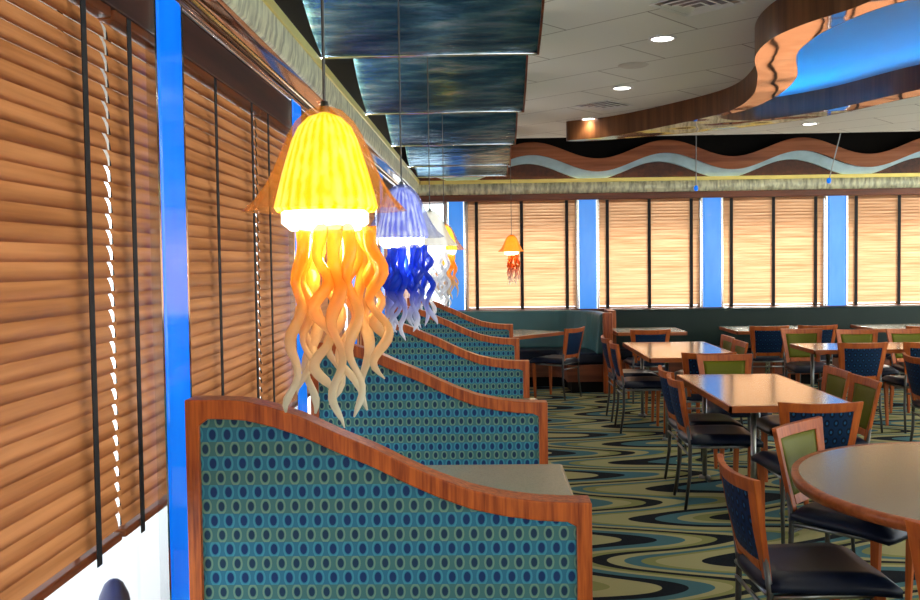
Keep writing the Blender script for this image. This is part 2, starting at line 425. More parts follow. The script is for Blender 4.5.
# ------------------------------------------------------------------ blinds (local x along the window, local +y into the room)
def blind(loc, rz, w, z0, z1, tapes, mat, label, group, fine=1, tilt=62, tw=.028):
    t = empty('wooden_blind', loc, rz); tag(t, label, 'window blind', group)
    pitch = .042; n = int((z1-z0-.06)/pitch)
    b = MB(); a = R(tilt)
    for i in range(n):
        z = z0+.035+pitch*(i+.5)
        j = random.uniform(-.02,.02); prev = None; vs = []
        for q in (-1,-.33,.33,1):
            d = q*.0255; bow = .0035*(1-q*q)
            y = -d*math.cos(a+j)+bow*math.sin(a); zz = d*math.sin(a+j)+bow*math.cos(a)
            vs += [(-w/2, y, z+zz), (w/2, y, z+zz)]
        b.add(vs, [(0,1,3,2),(2,3,5,4),(4,5,7,6)])
    b.build('slats', mat, t, smooth=True)
    b = MB(); b.box(-w/2,w/2,-.025,.028,z1-.03,z1+.02); b.build('head_rail', mat, t, bevel=.004)
    b = MB(); b.box(-w/2,w/2,-.018,.018,z0,z0+.022); b.build('bottom_rail', mat, t, bevel=.005)
    for x in tapes:
        b = MB(); b.box(x-tw/2,x+tw/2,.0275,.0300,z0-.012,z1+.005); b.box(x-tw/2,x+tw/2,-.0300,-.0275,z0,z1)
        b.build('ladder_tape', M['black'], t)
    return t
G1 = 'brown wooden blinds on the left wall'
def lblind(y0, y1, tapes, label, z1=2.30, z0=.885):
    yc = (y0+y1)/2
    blind((-1.0, yc, 0), -PI/2, y1-y0, z0, z1, [yc-t for t in tapes], M['slat'], label, G1, tilt=73)
lblind(-.90,.76,[-.6,-.06,.5],'brown wooden blind behind the viewer')
lblind(1.03,2.415,[1.3,2.24],'brown wooden blind filling the left picture edge')
lblind(2.438,2.780,[2.53],'narrow brown blind just left of the tall blue column')
lblind(2.93,4.005,[3.34,3.86],'sunlit brown blind right of the tall blue column')
lblind(4.03,4.68,[4.15],'narrow brown blind just left of the big yellow lamp')
lblind(4.81,6.46,[5.1,5.65,6.2],'brown blind behind the tentacles of the big yellow lamp')
lblind(6.71,8.36,[7.0,7.55,8.1],'brown blind between yellow lamp tentacles and blue lamp tentacles')
lblind(8.61,10.26,[8.9,9.45,10.0],'brown blind on left wall behind the blue lamp tentacles')
lblind(10.51,12.40,[10.9,11.5,12.1],'farthest brown blind on left wall by the corner')
G2 = 'honey wooden blinds on the far wall'
lab_b = ['honey blind behind the small orange jellyfish lamp','honey blind second along the far wall, between two blue columns',
 'honey blind third along the far wall, lit brightest by sun','honey blind at the right picture edge on far wall','honey blind past the right edge, beside right wall']
for i, (a, c) in enumerate(zip(far_posts, far_posts[1:])):
    w = c-a-.23-.09; xc = (a+c)/2
    blind((xc, WY-.03, 0), PI, w, .974, 2.425, [-w*.42, 0, w*.42], M['slat_far'], lab_b[i], G2, tilt=66, tw=.042)

CF = 3.5; CL = 20
# ------------------------------------------------------------------ valance and cove
E = EYE
b = MB()
b.box(-1.04,-.965,-5,WY-.13,E+.68,E+.815)
struct(b.build('trim_1', M['valance_wood'], bevel=.004))
b = MB(); b.tube([(-.962,-5,E+.822),(-.962,WY-.13,E+.822)], .008); struct(b.build('trim_2', M['chrome'], smooth=True))
b = MB()
def sweepY(b, prof, y0, y1):
    n = len(prof); b.add([(x,y0,z) for x,z in prof]+[(x,y1,z) for x,z in prof], [(i,i+1,n+i+1,n+i) for i in range(n-1)])
def sweepX(b, prof, x0, x1):
    n = len(prof); b.add([(x0,y,z) for y,z in prof]+[(x1,y,z) for y,z in prof], [(i,i+1,n+i+1,n+i) for i in range(n-1)])
arc = [(-.955+.045*(1-math.cos(t)), E+.832+.085*t/1.6) for t in [i*.2 for i in range(9)]]
m_ = N('polished cove wood'); M['gloss_wood'] = m_.end(m_.pbsdf(m_.ramp(m_.noise(m_.obj(), 20, 3, (1,.05,1)), [(.3,(.10,.03,.012)),(.7,(.22,.07,.025))]), .06, .55, .7))
sweepY(b, [(-1.04,E+.832)]+arc+[(-.905,E+.925)], -5, WY-.13)
struct(b.build('trim_3', M['gloss_wood'], smooth=True))
b = MB(); b.tube([(-.945,-5,E+.868),(-.945,WY-.13,E+.868)], .009); struct(b.build('trim_4', M['brass'], smooth=True))
b = MB(); sweepY(b, [(-.905,E+.925),(-.892,E+.935),(-.880,E+.99),(-.878,E+1.055),(-.90,E+1.06),(-1.04,E+1.06)], -5, WY-.13)
struct(b.build('trim_5', M['cove_Y']))
b = MB(); b.box(-.892,-.868,-5,WY-.15,E+1.055,E+1.105); struct(b.build('trim_6', M['cove_rim'], bevel=.004))
yf = WY-.13
b = MB(); b.box(-1.04,9,yf,WY,E+.815,E+.90); struct(b.build('trim_7', M['far_wood'], bevel=.006))
b = MB(); sweepX(b, [(yf+.02,E+.90),(yf-.01,E+.91),(yf-.025,E+.97),(yf-.02,E+1.045),(yf+.04,E+1.06),(WY,E+1.06)], -1.04, 9)
struct(b.build('trim_8', M['cove_X'], smooth=True))
b = MB(); b.box(-.86,9,yf-.030,yf-.014,E+1.045,E+1.095); struct(b.build('trim_11', M['cove_rim'], bevel=.004))
b = MB(); b.box(-1.04,9,WY-.06,WY-.005,E+1.06,E+1.30); struct(b.build('trim_9', M['valance_wood']))
b = MB(); b.box(-1.04,9,WY-.16,WY,.93,.972); struct(b.build('trim_10', M['far_wood'], bevel=.008))
# lamp strips standing on top of the coves
def cove_light(loc, rot, L_, e, label):
    t = empty('cove_light', loc); tag(t, label, 'strip light', 'strip lights on top of the coves')
    b = MB()
    if rot[2] == 0: b.box(-L_/2,L_/2,-.012,.012,-.008,.0)
    else: b.box(-.012,.012,-L_/2,L_/2,-.008,.0)
    b.build('housing', M['dark_steel'], t)
    L = bpy.data.lights.new('strip', 'AREA'); L.shape = 'RECTANGLE'; L.size = L_; L.size_y = .03; L.energy = e; L.color = (1,.93,.80)
    l = bpy.data.objects.new('strip_lamp', L); C.objects.link(l); l.parent = t; l.location = (0,0,.012)
    d = Vector(rot[:2]+(0,)) ; d = Vector((rot[0],rot[1],.62)).normalized(); q = d.to_track_quat('-Z','Y')
    xa = q @ Vector((1,0,0)); want = Vector((1,0,0)) if rot[2] == 0 else Vector((0,1,0))
    z = -d; xv = (want - z*want.dot(z)).normalized(); yv = z.cross(xv)
    l.rotation_euler = Matrix((xv,yv,z)).transposed().to_euler()
for k in range(3): cove_light((.7+3.2*k, WY-.132, EYE+1.062), (0,-1,0), 3.0, CF, ['hidden strip light on the far cove, left','hidden strip light on the far cove, middle','hidden strip light on the far cove, right'][k])
for k in range(4): cove_light((-.96, 3.0+2.5*k, EYE+1.068), (1,0,1), 2.4, CL, ['hidden strip light on the left cove, nearest','hidden strip light on the left cove, second','hidden strip light on the left cove, third','hidden strip light on the left cove, farthest'][k])
b = MB(); b.box(8.86,9,-5,WY-.2,E+1.0,E+1.05); b.box(8.86,8.88,-5,WY-.2,E+1.05,E+1.10); struct(b.build('trim_12', M['cove_rim']))
b = MB(); b.box(-1.0,8.86,-5,-4.86,E+1.0,E+1.05); b.box(-1.0,8.86,-4.88,-4.86,E+1.05,E+1.10); struct(b.build('trim_13', M['cove_rim']))
for k in range(3): cove_light((8.95, -1+4.6*k, EYE+1.058), (-1,0,1), 4.4, 260, ['added fill strip on the unseen right cove, nearest','added fill strip on the unseen right cove, middle','added fill strip on the unseen right cove, farthest'][k])  # strips added on the unseen right wall to wash the ceiling with light
for k in range(2): cove_light((1.5+4.4*k, -4.94, EYE+1.058), (0,1,0), 4.2, 230, ['added fill strip on the unseen cove behind the viewer, left','added fill strip on the unseen cove behind the viewer, right'][k])  # strips added behind the camera as extra light for the ceiling
# wave ribbons
def ribbon(name, x0, x1, cz, amp, th, period, crest, y0, y1, mat, label):
    b = MB(); n = 220
    vs = []; fs = []
    for i in range(n+1):
        x = x0+(x1-x0)*i/n; ph = 2*PI*(x-crest)/period; z = cz+amp*math.cos(ph); t = th(ph)
        vs += [(x,y0,z-t/2),(x,y0,z+t/2),(x,y1,z+t/2),(x,y1,z-t/2)]
        if i:
            o = 4*(i-1); fs += [(o+k, o+(k+1)%4, o+4+(k+1)%4, o+4+k) for k in range(4)]
    b.add(vs, fs+[(0,1,2,3),(4*n+3,4*n+2,4*n+1,4*n)])
    o = tag(b.build(name, mat, bevel=.004), label, 'wall decoration')
    for k in range(5):
        x = x0+.5+k*2.0; z = cz+amp*math.cos(2*PI*(x-crest)/period); b = MB(); b.box(x-.02,x+.02,y1-.01,WY-(.012 if z > E+1.30 else .062),z-.02,z+.02); b.build('bracket', M['dark_steel'], o)
ribbon('wavy_wood_band', -1.0, 8.9, E+1.385, .115, lambda p: .17, 1.78, .63, WY-.17, WY-.12, M['wave_wood'], 'long wavy brown wooden band running above the far windows')
ribbon('wavy_metal_band', -1.0, 8.9, E+1.255, .115, lambda p: .13+.03*math.sin(p), 1.75, .60, WY-.105, WY-.065, M['ribbon'], 'long wavy pale blue metal band below the wooden one')
for (x0, z0, x1, z1, lab) in ((2.75,E+1.62,2.75,E+.93,'thin steel hanging rod with blue tip, left of the middle honey blind'),(4.60,E+1.60,4.46,E+1.0,'thin slanted hanging rod with blue tip above right blue column')):
    t = empty('hanging_rod', (x0,WY-.42,z0)); tag(t, lab, 'rod', 'thin hanging rods at the far wall')
    b = MB(); b.tube([(0,0,.36),(0,0,0),(x1-x0,.02,z1-z0)], .007, 6); b.build('rod', M['steel'], t)
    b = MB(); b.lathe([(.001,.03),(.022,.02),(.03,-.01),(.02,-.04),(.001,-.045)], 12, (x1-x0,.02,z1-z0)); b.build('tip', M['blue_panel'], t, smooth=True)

# ------------------------------------------------------------------ blue canopy baffles over the booths
lab_c = ['blue shimmering curved ceiling panel directly above the viewer','blue shimmering curved ceiling panel at top picture edge',
 'second visible blue curved ceiling panel behind the topmost','third visible blue curved ceiling panel along the booths','fourth visible blue curved ceiling panel along the booths','last blue curved ceiling panel by the far wall']
for k in range(6):
    y = 3.1+1.9*k if k < 5 else 12.0
    t = empty('ceiling_baffle', (-.29, y, 0)); tag(t, lab_c[k], 'ceiling panel', 'curved blue panels above the booths')
    def cf(a): # a 0 at low far edge, 1 at the top near edge
        th = a*R(80); return (-1.35*math.sin(th)*.86, E+1.12+.62*(1-math.cos(th))+.22*math.sin(th))
    b = MB()
    b.gridbox(lambda p,q,r: ((-.58+1.16*p), cf(q)[0], cf(q)[1]+.012*r), 6, 14, 1)
    b.build('panel', M['canopy'], t, smooth=False)
    b = MB(); b.tube([(-.585,0,E+1.118),(.585,0,E+1.118)], .011, 8); b.build('chrome_lip', M['chrome'], t, smooth=True)
    b = MB(); b.gridbox(lambda p,q,r: (.58+.012*p, cf(q)[0], cf(q)[1]-.012+.036*r), 1, 14, 1); b.build('edge_trim', M['far_wood'], t)

# ------------------------------------------------------------------ free-form canopy with blue dome
t = empty('ceiling_canopy', (0,0,0)); tag(t, 'big free-form wooden ceiling ring with copper underside and blue lit dome', 'ceiling feature')
ZB = EYE+1.38
def wallband(lp, z0, z1, mat, name, th=0):
    b = MB(); n = len(lp); b.add([(x,y,z0) for x,y in lp]+[(x,y,z1) for x,y in lp], [(i,(i+1)%n,n+(i+1)%n,n+i) for i in range(n)])
    return b.build(name, mat, t, smooth=True)
wallband(OL, ZB, ZC, M['fascia_wood'], 'outer_fascia')
filled('copper_soffit', [OL, IL], ZB+.001, M['copper'], t)
wallband(IL, ZB, ZC-.012, M['fascia_wood'], 'inner_fascia')
b = MB(); n = len(IL); rings = []
lv = [(1.06, ZC-.05),(1.09, ZC+.03),(1.06, ZC+.12),(.9, ZC+.22),(.7,ZC+.29),(.45,ZC+.33),(.2,ZC+.35),(.02,ZC+.355)]
vs = []
for k, z in [(1.0, ZC-.05)]+lv: vs += [(x,y,z) for x,y in scaled(IL,k)]
fs = [(r*n+i, r*n+(i+1)%n, (r+1)*n+(i+1)%n, (r+1)*n+i) for r in range(len(lv)) for i in range(n)]
b.add(vs, fs); b.build('dome', M['dome'], t, smooth=True)
b = MB(); lp = scaled(IL, 1.05)
j0 = next(i for i in range(len(lp)) if lp[i-1][1] <= cy < lp[i][1]); far = [lp[(j0+i) % len(lp)] for i in range(len(lp))]; far = far[:next(i for i, p in enumerate(far) if p[1] < cy)]
b.tube([(x,y,ZC-.03) for x,y in far], .012, 6); b.build('neon_tube', M['neon'], t, smooth=True)

# ------------------------------------------------------------------ ceiling fittings
def downlight(x, y, label):
    t = empty('recessed_downlight', (x,y,ZC)); tag(t, label, 'ceiling light', 'round downlights in the grey ceiling')
    b = MB(); b.lathe([(.075,-.002),(.085,-.010),(.098,-.010),(.105,0)], 28); b.build('trim_ring', M['grill_white'], t, smooth=True)
    b = MB(); b.disc((0,0,-.004), .076, 28, -1); b.build('lens', M['lamp_disc'], t)
    L = bpy.data.lights.new('downlight', 'SPOT'); L.energy = DL; L.spot_size = R(150); L.spot_blend = .8; L.shadow_soft_size = .07; L.color = (1,.90,.74)
    l = bpy.data.objects.new('downlight_lamp', L); C.objects.link(l); l.location = (0,0,-.03); l.parent = t
DL = 20
for (x,y,l) in [(1.30,6.77,'round white downlight nearest, left of copper canopy'),(1.29,8.66,'round white downlight, middle of the visible row'),(1.19,10.5,'round white downlight farthest, above canopy tip'),
    (1.3,4.9,'round downlight just above the top picture edge'),(1.3,3.0,'round downlight above the near aisle'),(1.3,1.1,'round downlight above the viewer'),
    (5.4,9.5,'round downlight beyond canopy to the right'),(5.6,7.2,'round downlight right of canopy'),(5.6,4.6,'round downlight right of near canopy'),(3.6,2.6,'round downlight in front of canopy'),
    (3.9,11.2,'round downlight near the far blinds'),(6.5,11.2,'round downlight near far right blinds'),(1.3,-1.2,'round downlight behind the viewer'),(4.2,-.5,'round downlight behind viewer to right'),(7.4,2.5,'round downlight near right wall'),(7.4,7.5,'round downlight far along right wall')]:
    downlight(x,y,l)
def vent(x, y, label):
    t = empty('air_diffuser', (x,y,ZC), R(45)); tag(t, label, 'air vent', 'square ceiling vents')
    for i in range(4):
        s = .21-.05*i; b = MB(); z = -.004-.006*i
        o_ = [(-s,-s),(s,-s),(s,s),(-s,s)]; s2 = s-.022; i_ = [(-s2,-s2),(s2,-s2),(s2,s2),(-s2,s2)]
        b.add([(p[0],p[1],z-.008) for p in o_]+[(p[0],p[1],z+.004) for p in i_]+[(p[0],p[1],z) for p in o_],
              [(k,(k+1)%4,4+(k+1)%4,4+k) for k in range(4)]+[(k,8+k,8+(k+1)%4,(k+1)%4) for k in range(4)])
        b.build('louvre_ring', M['grill_white'], t)
    b = MB(); b.box(-.2,.2,-.2,.2,-.003,-.001); b.build('backing', M['dark_steel'], t)
vent(1.34,5.85,'square white ceiling vent set diagonally at top edge'); vent(1.24,9.6,'square ceiling vent farther along above the aisle')
t = empty('ceiling_speaker', (1.235,7.67,ZC)); tag(t, 'small flush round grille in ceiling between two downlights', 'speaker')
b = MB(); b.lathe([(.001,-.008),(.11,-.008),(.125,0)], 24); b.build('grille', simple('grey grille',(.62,.62,.56),.7), t, smooth=True)

# ------------------------------------------------------------------ booths
TOP = [(-.871,1.241),(-.80,1.2405),(-.711,1.2366),(-.632,1.218),(-.542,1.188),(-.434,1.138),(-.326,1.092),(-.248,1.052),(-.149,1.007),(-.052,.971),(.047,.949),(.146,.936),(.22,.932),(.303,.931)]
TOP = [(x, z-.012) for x, z in TOP]
def top_in(x):
    for (a,za),(c,zc) in zip(TOP, TOP[1:]):
        if a <= x <= c+1e-6: return za+(zc-za)*(x-a)/(c-a)
    return TOP[0][1] if x < TOP[0][0] else TOP[-1][1]
def make_booth(label):
    t = empty('booth_divider'); tag(t, label, 'booth seat', 'booth dividers along the left windows')
    xs_ = [-.88+1.178*i/40 for i in range(41)]
    top = [(x, top_in(x)) for x in xs_]
    xin = [-.84+1.094*i/40 for i in range(41)]
    inn = [(x, top_in(x)-.052*math.sqrt(1+.2)+.0 - (.02*max(0,1-abs(x+.84)/.02)+.02*max(0,1-abs(x-.26)/.02))) for x in xin]
    outer = top+[(.298,.0),(-.88,.0)]; inner = inn+[(.256,.12),(-.842,.12)]
    b = MB(); b.ring(outer, inner, -.045, .045); b.build('wood_frame', M['frame_wood'], t, bevel=.004)
    b = MB(); poly = [(x,z+.01) for x,z in inn]+[(.268,.10),(-.848,.10)]
    n = len(poly); b.add([(x,-.030,z) for x,z in poly]+[(x,.030,z) for x,z in poly], [tuple(range(n)),tuple(range(n,2*n))[::-1]]+[(i,(i+1)%n,n+(i+1)%n,n+i) for i in range(n)])
    b.build('upholstery_panel', M['fabric'], t)
    for s in (-1,1):
        b = MB(); b.box(-.84,.27,min(s*.05,s*.53),max(s*.05,s*.53),.34,.47); b.build('seat_cushion', M['blueleather'], t, bevel=.03, seg=3)
        b = MB(); b.box(-.84,.25,min(s*.05,s*.48),max(s*.05,s*.48),.0,.34); b.build('seat_base', M['frame_wood'], t)
    return t
lab_bo = ['patterned blue booth divider closest to the viewer, below the picture','largest patterned blue booth divider in the foreground',
 'second patterned booth divider, behind the glare-lightened table','third patterned booth divider from the front','fourth patterned booth divider from the front','fifth and farthest small booth divider']
bo = make_booth(lab_bo[0])
for k in range(6):
    o = bo if k == 0 else copy_tree(bo)
    o.location = (0,.78+1.9*k,0); o['label'] = lab_bo[k]
lab_bt = ['booth table nearest the viewer, below the picture','glare-lightened grey table top between first and second booth dividers','booth table between second and third booth dividers','booth table between third and fourth dividers','booth table between fourth and fifth dividers']
def make_btable():
    t = empty('booth_table'); tag(t, lab_bt[0], 'table', 'tables in the window booths')
    b = MB(); b.box(-.93,.31,-.265,.265,.722,.75); b.build('table_top', M['laminate_glare'], t, bevel=.004)
    b = MB(); b.box(-.931,.318,-.273,.273,.716,.745); b.build('edge_band', simple('grey edge',(.32,.30,.22),.4), t, bevel=.003)
    b = MB(); b.tube([(-.3,0,0.02),(-.3,0,.72)], .035, 12); b.build('pedestal', M['steel'], t, smooth=True)
    b = MB(); b.lathe([(.001,.03),(.2,.02),(.22,0)], 24, (-.3,0,0)); b.build('foot', M['dark_steel'], t)
    return t
bt = make_btable()
for k in range(5):
    o = bt if k == 0 else copy_tree(bt)
    o.location = (0,1.73+1.9*k+(.02 if k else 0),0); o['label'] = lab_bt[k]

# ------------------------------------------------------------------ banquettes on the far wall
def banquette(path, label, name, endcaps, leather, H=.965):
    t = empty(name, (path[0][0],path[0][1],0)); tag(t, label, 'bench')
    ox, oy = path[0]
    def off(d):
        out = []
        for i, p in enumerate(path):
            a = Vector(path[max(i-1,0)]); c = Vector(path[min(i+1,len(path)-1)]); tt = (c-a).normalized(); nn = Vector((tt.y,-tt.x))
            out.append((p[0]+nn.x*d-ox, p[1]+nn.y*d-oy))
        return out
    def slab(d0,d1,z0,z1,nm,mat,lean=0,bevel=.02):
        b = MB(); A = off(d0); B = off(d1); A2 = off(d0-lean); B2 = off(d1-lean)
        n = len(A); vs = [(*p,z0) for p in A]+[(*p,z0) for p in B]+[(*p,z1) for p in A2]+[(*p,z1) for p in B2]; fs = []
        for i in range(n-1):
            fs += [(i,i+1,n+i+1,n+i),(2*n+i,3*n+i,3*n+i+1,2*n+i+1),(i,2*n+i,2*n+i+1,i+1),(n+i,n+i+1,3*n+i+1,3*n+i)]
        fs += [(0,n,3*n,2*n),(n-1,2*n+n-1,3*n+n-1,2*n-1)]
        b.add(vs, fs); return b.build(nm, mat, t, bevel=bevel, seg=3)
    slab(.0,.14,.47,H,'backrest',leather,.05,.03)
    slab(.02,.55,.34,.48,'seat_cushion',M['seat'],0,.035)
    slab(.02,.50,.13,.34,'wood_base',M['far_wood'],0,.005)
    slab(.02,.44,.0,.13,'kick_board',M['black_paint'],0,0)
    for (x0,x1,y0,y1,z1) in endcaps:
        b = MB(); b.box(x0-ox,x1-ox,y0-oy,y1-oy,0,z1); b.build('end_panel', M['frame_wood'], t, bevel=.008)
    return t
path = [(-.95,12.3),(-.3,12.3),(.3,12.3),(.85,12.3)]+[(.85+.62*math.sin(a),11.68+.62*math.cos(a)) for a in [R(x) for x in range(12,91,12)]]+[(1.48,11.5),(1.48,11.28)]
banquette(path, 'curved teal vinyl corner bench below small orange lamp', 'curved_banquette', [(1.42,1.53,11.16,11.27,.98)], M['blueleather'])
banquette([(1.68,12.3),(4,12.3),(6,12.3),(8.9,12.3)], 'long straight dark green vinyl bench under the far blinds', 'long_banquette', [(1.57,1.67,11.86,12.3,.97)], M['leather'])

# ------------------------------------------------------------------ tables
GT = 'loose tables in the middle of the room'
def rect_table(x0,x1,y0,y1,label,rz=0,group=GT,ped=None):
    lam = 'laminate' if ped is None else 'laminate_glare'
    cxx, cyy = (x0+x1)/2, (y0+y1)/2; w, d = (x1-x0)/2, (y1-y0)/2
    t = empty('dining_table', (cxx,cyy,0), rz); tag(t, label, 'table', group)
    b = MB(); b.box(-w+.014,w-.014,-d+.014,d-.014,.72,.7515); b.build('table_top', M[lam], t, bevel=.002)
    b = MB(); o_ = [(-w,-d),(w,-d),(w,d),(-w,d)]
    for (a0,a1,c0,c1) in ((-w,w,-d,-d+.016),(-w,w,d-.016,d),(-w,-w+.016,-d,d),(w-.016,w,-d,d)): b.box(a0,a1,c0,c1,.712,.751)
    b.build('wood_edge', M['edge_wood'], t)
    if ped is not None:
        b = MB(); b.tube([(0,ped,.03),(0,ped,.715)], .032, 12); b.build('pedestal', M['chrome'], t, smooth=True)
        b = MB(); b.lathe([(.001,.035),(.05,.03),(.20,.015),(.21,0),(.001,0)], 24, (0,ped,0)); b.build('foot', M['dark_steel'], t, smooth=True)
        return t
    for sx in (-1,1):
        for sy in (-1,1):
            x, y = sx*(w-.18), sy*(d-.14)
            b = MB(); b.tube([(x,y,.02),(x,y,.715)], .017, 10); b.lathe([(.017,.02),(.04,.018),(.045,0),(.001,0)], 14, (x,y,0)); b.build('leg', M['steel'], t, smooth=True)
            b = MB(); b.box(x-.01-.0,x+.01,min(y,y-sy*.14),max(y,y-sy*.14),.0,.02); b.build('foot_bar', M['dark_steel'], t)
    return t
rect_table(1.42,2.17,5.41,6.93,'rectangular wood-edged table in the centre, nearest of the long ones')
rect_table(1.43,2.28,8.11,9.70,'rectangular table farther back, behind the central one')
rect_table(3.06,4.58,8.66,9.36,'rectangular table at right, between black and olive chair backs')
rect_table(1.56,2.40,11.02,11.80,'small white glaring table at the far bench, left of middle',ped=-.02)
rect_table(2.98,3.95,11.02,11.85,'white glaring table at the far bench below brightest blind',ped=-.02)
rect_table(4.66,5.5,11.1,11.9,'white glaring table at the far bench near right edge',ped=-.02)
# diagonal table at the curved bench
rect_table(.33-.54,.33+.54,11.12-.35,11.12+.35,'white glaring table set diagonally at the curved teal bench',rz=R(48),ped=0)
# round table
t = empty('round_table', (2.0,3.52,0)); tag(t, 'large round grey table with orange wood rim at right', 'table')
b = MB(); b.lathe([(.001,.752),(.772,.752),(.774,.72),(.001,.72)], 96); b.build('table_top', M['laminate'], t)
b = MB(); b.lathe([(.774,.7525),(.800,.7515),(.802,.735),(.796,.712),(.77,.710),(.77,.73)], 96); b.build('wood_rim', M['edge_wood'], t, smooth=True)
b = MB(); b.tube([(0,0,.03),(0,0,.72)], .05, 16); b.build('pedestal', M['steel'], t, smooth=True)
for i in range(4):
    b = MB(); a = PI/4+i*PI/2; b.tube([(0,0,.05),(.34*math.cos(a),.34*math.sin(a),.02)], [.035,.018], 8); b.build('foot', M['dark_steel'], t, smooth=True)

# ------------------------------------------------------------------ chairs
def hw(z): return .180+.046*(z-.48)/.35
def bk(s, z, y):   # s -1..1 across the back, z height, y thickness offset
    return (s*hw(z), -.205-.16*(z-.48)-.035*(1-s*s)*min(1,(z-.45)/.2)+y, z)
def make_chair():
    t = empty('dining_chair'); tag(t, 'x', 'chair', 'wood and metal dining chairs')
    b = MB()
    def seatf(p,q,r):
        x = (p-.5)*2; y = (q-.5)*2
        w = .222+.02*y; rnd = (1-abs(x)**6)*(1-abs(y)**6)
        z = .425+(.055*r)*(.35+.65*min(1,rnd*1.4)) - .03*max(0,y-.45)**1.3 + .012*x*x*r
        kx = 1-.06*abs(y)**4; ky = 1-.06*abs(x)**4
        return (x*w*kx, y*.245*ky+.022, z)
    b.gridbox(seatf, 10, 10, 2); b.build('seat', M['seat'], t, smooth=True)
    b = MB()
    T = .011
    b.gridbox(lambda p,q,r: bk(-1+.22*p, .46+.365*q, -T+2*T*r), 2, 8)
    b.gridbox(lambda p,q,r: bk(.78+.22*p, .46+.365*q, -T+2*T*r), 2, 8)
    b.gridbox(lambda p,q,r: bk(-1.0+2.0*p, .782+.050*q+.008*abs(-1+2*p)**2, -T-.001+2*(T+.001)*r), 12, 1)
    b.gridbox(lambda p,q,r: bk(-.74+1.48*p, .485+.042*q, -T+.001+2*(T-.001)*r), 10, 1)
    b.build('back_frame', M['chair_wood'], t, bevel=.003)
    b = MB(); b.gridbox(lambda p,q,r: bk(-.79+1.58*p, .518+.272*q, .000+(.006+.014*(1-(2*p-1)**4)*(1-(2*q-1)**4))*r), 10, 8); b.build('front_upholstery', M['green'], t, smooth=True)
    b = MB(); b.gridbox(lambda p,q,r: bk(-.79+1.58*p, .518+.272*q, -.007-.003*(1-(2*p-1)**4)+.007*r), 10, 8); b.build('rear_upholstery', M['navy'], t)
    for s in (-1,1):
        b = MB(); b.gridbox(lambda p,q,r: (s*(.190-.012*(1-q))+(p-.5)*(.022+.016*q), .185-.01*(1-q)+(r-.5)*(.022+.016*q), .43*q), 1, 4); b.build('leg', M['chair_wood'], t, bevel=.003)
        b = MB(); b.tube([(s*.19,-.235,0),(s*.185,-.205,.22),(s*.18,-.20,.42),(s*.178,-.222,.58)], [.010,.012,.013,.011], 8); b.build('leg', M['dark_steel'], t, smooth=True)
        b = MB(); b.tube([(s*.18,-.20,.405),(s*.185,.17,.41)], .011, 8); b.build('side_rail', M['steel'], t, smooth=True)
    b = MB(); b.tube([(-.18,-.212,.36),(.18,-.212,.36)], .008, 8); b.tube([(-.18,-.21,.42),(.18,-.21,.42)], .011, 8); b.build('stretcher', M['steel'], t, smooth=True)
    return t
ch0 = make_chair()
first = True
def chair(x, y, dirx, diry, label, sc=1.057):
    global first
    o = ch0 if first else copy_tree(ch0); first = False
    k = math.hypot(dirx,diry); ux, uy = dirx/k*.255, diry/k*.255
    o.location = ((x-ux)*sc+ux, (y-uy)*sc+uy, 0); o.rotation_euler = (0,0,math.atan2(diry,dirx)-PI/2); o['label'] = label
chair(1.145,3.27,1,0.03,'foreground chair with orange wood back and blue patterned rear, at round table')
chair(1.57,3.94,.70,-.71,'olive-backed chair behind the round table, left side')
chair(1.70,4.98,0,1,'black-backed chair between round table and central long table')
chair(1.50,2.66,.62,.78,'wooden chair cut off at lower right corner, in front of round table')
chair(1.44,5.77,1,-.02,'navy-backed chair on left side of central table, nearer one')
chair(1.47,6.22,1,0,'navy-backed chair on left side of central table, farther one')
chair(2.05,6.12,-1,0,'grey-green chair at right side of central table, farther one')
chair(2.04,5.64,-1,0,'grey-green chair at right side of central table, nearer one')
chair(1.83,6.86,0,-1,'olive-fronted chair at the far end of the central table')
chair(1.76,7.55,0.03,1,'dark-backed chair at near end of the table behind the central one')
chair(1.41,8.88,1,0,'navy-backed chair left of the back table, farther of the pair')
chair(1.41,8.28,1,0,'navy-backed chair left of the back table, nearer of the pair')
chair(2.03,8.78,-1,0,'small grey-green chair right of the back table, farther of the pair')
chair(2.00,8.24,-1,0,'small grey-green chair right of the back table, nearer of the pair')
chair(1.83,10.57,0,1,'dark-backed chair facing far bench table, left of middle',1.0)
chair(3.26,10.94,0,1,'dark-backed chair facing the bench below brightest blind, left one',1.0)
chair(3.77,10.82,0,1,'dark-backed chair facing the bench, partly behind an olive chair',1.015)
chair(3.27,9.37,0,-1,'olive chair at far side of right table, left one')
chair(3.77,9.20,0,-1,'olive chair at far side of right table, middle one')
chair(4.28,9.20,0,-1,'olive chair at far side of right table, cut by picture edge')
chair(3.24,8.26,0,1,'large black-backed chair at near side of right table, left one')
chair(3.79,8.24,0,1,'black-backed chair at near side of right table, at picture edge')
chair(3.43,6.87,1,-.1,'turned dark chair at the right picture edge in front of black-backed chairs')
chair(4.9,10.62,0,1,'dark-backed chair facing the bench at the right picture edge',1.0)
chair(.76,10.32,-.82,.57,'single dark chair at the diagonal table by the curved bench')

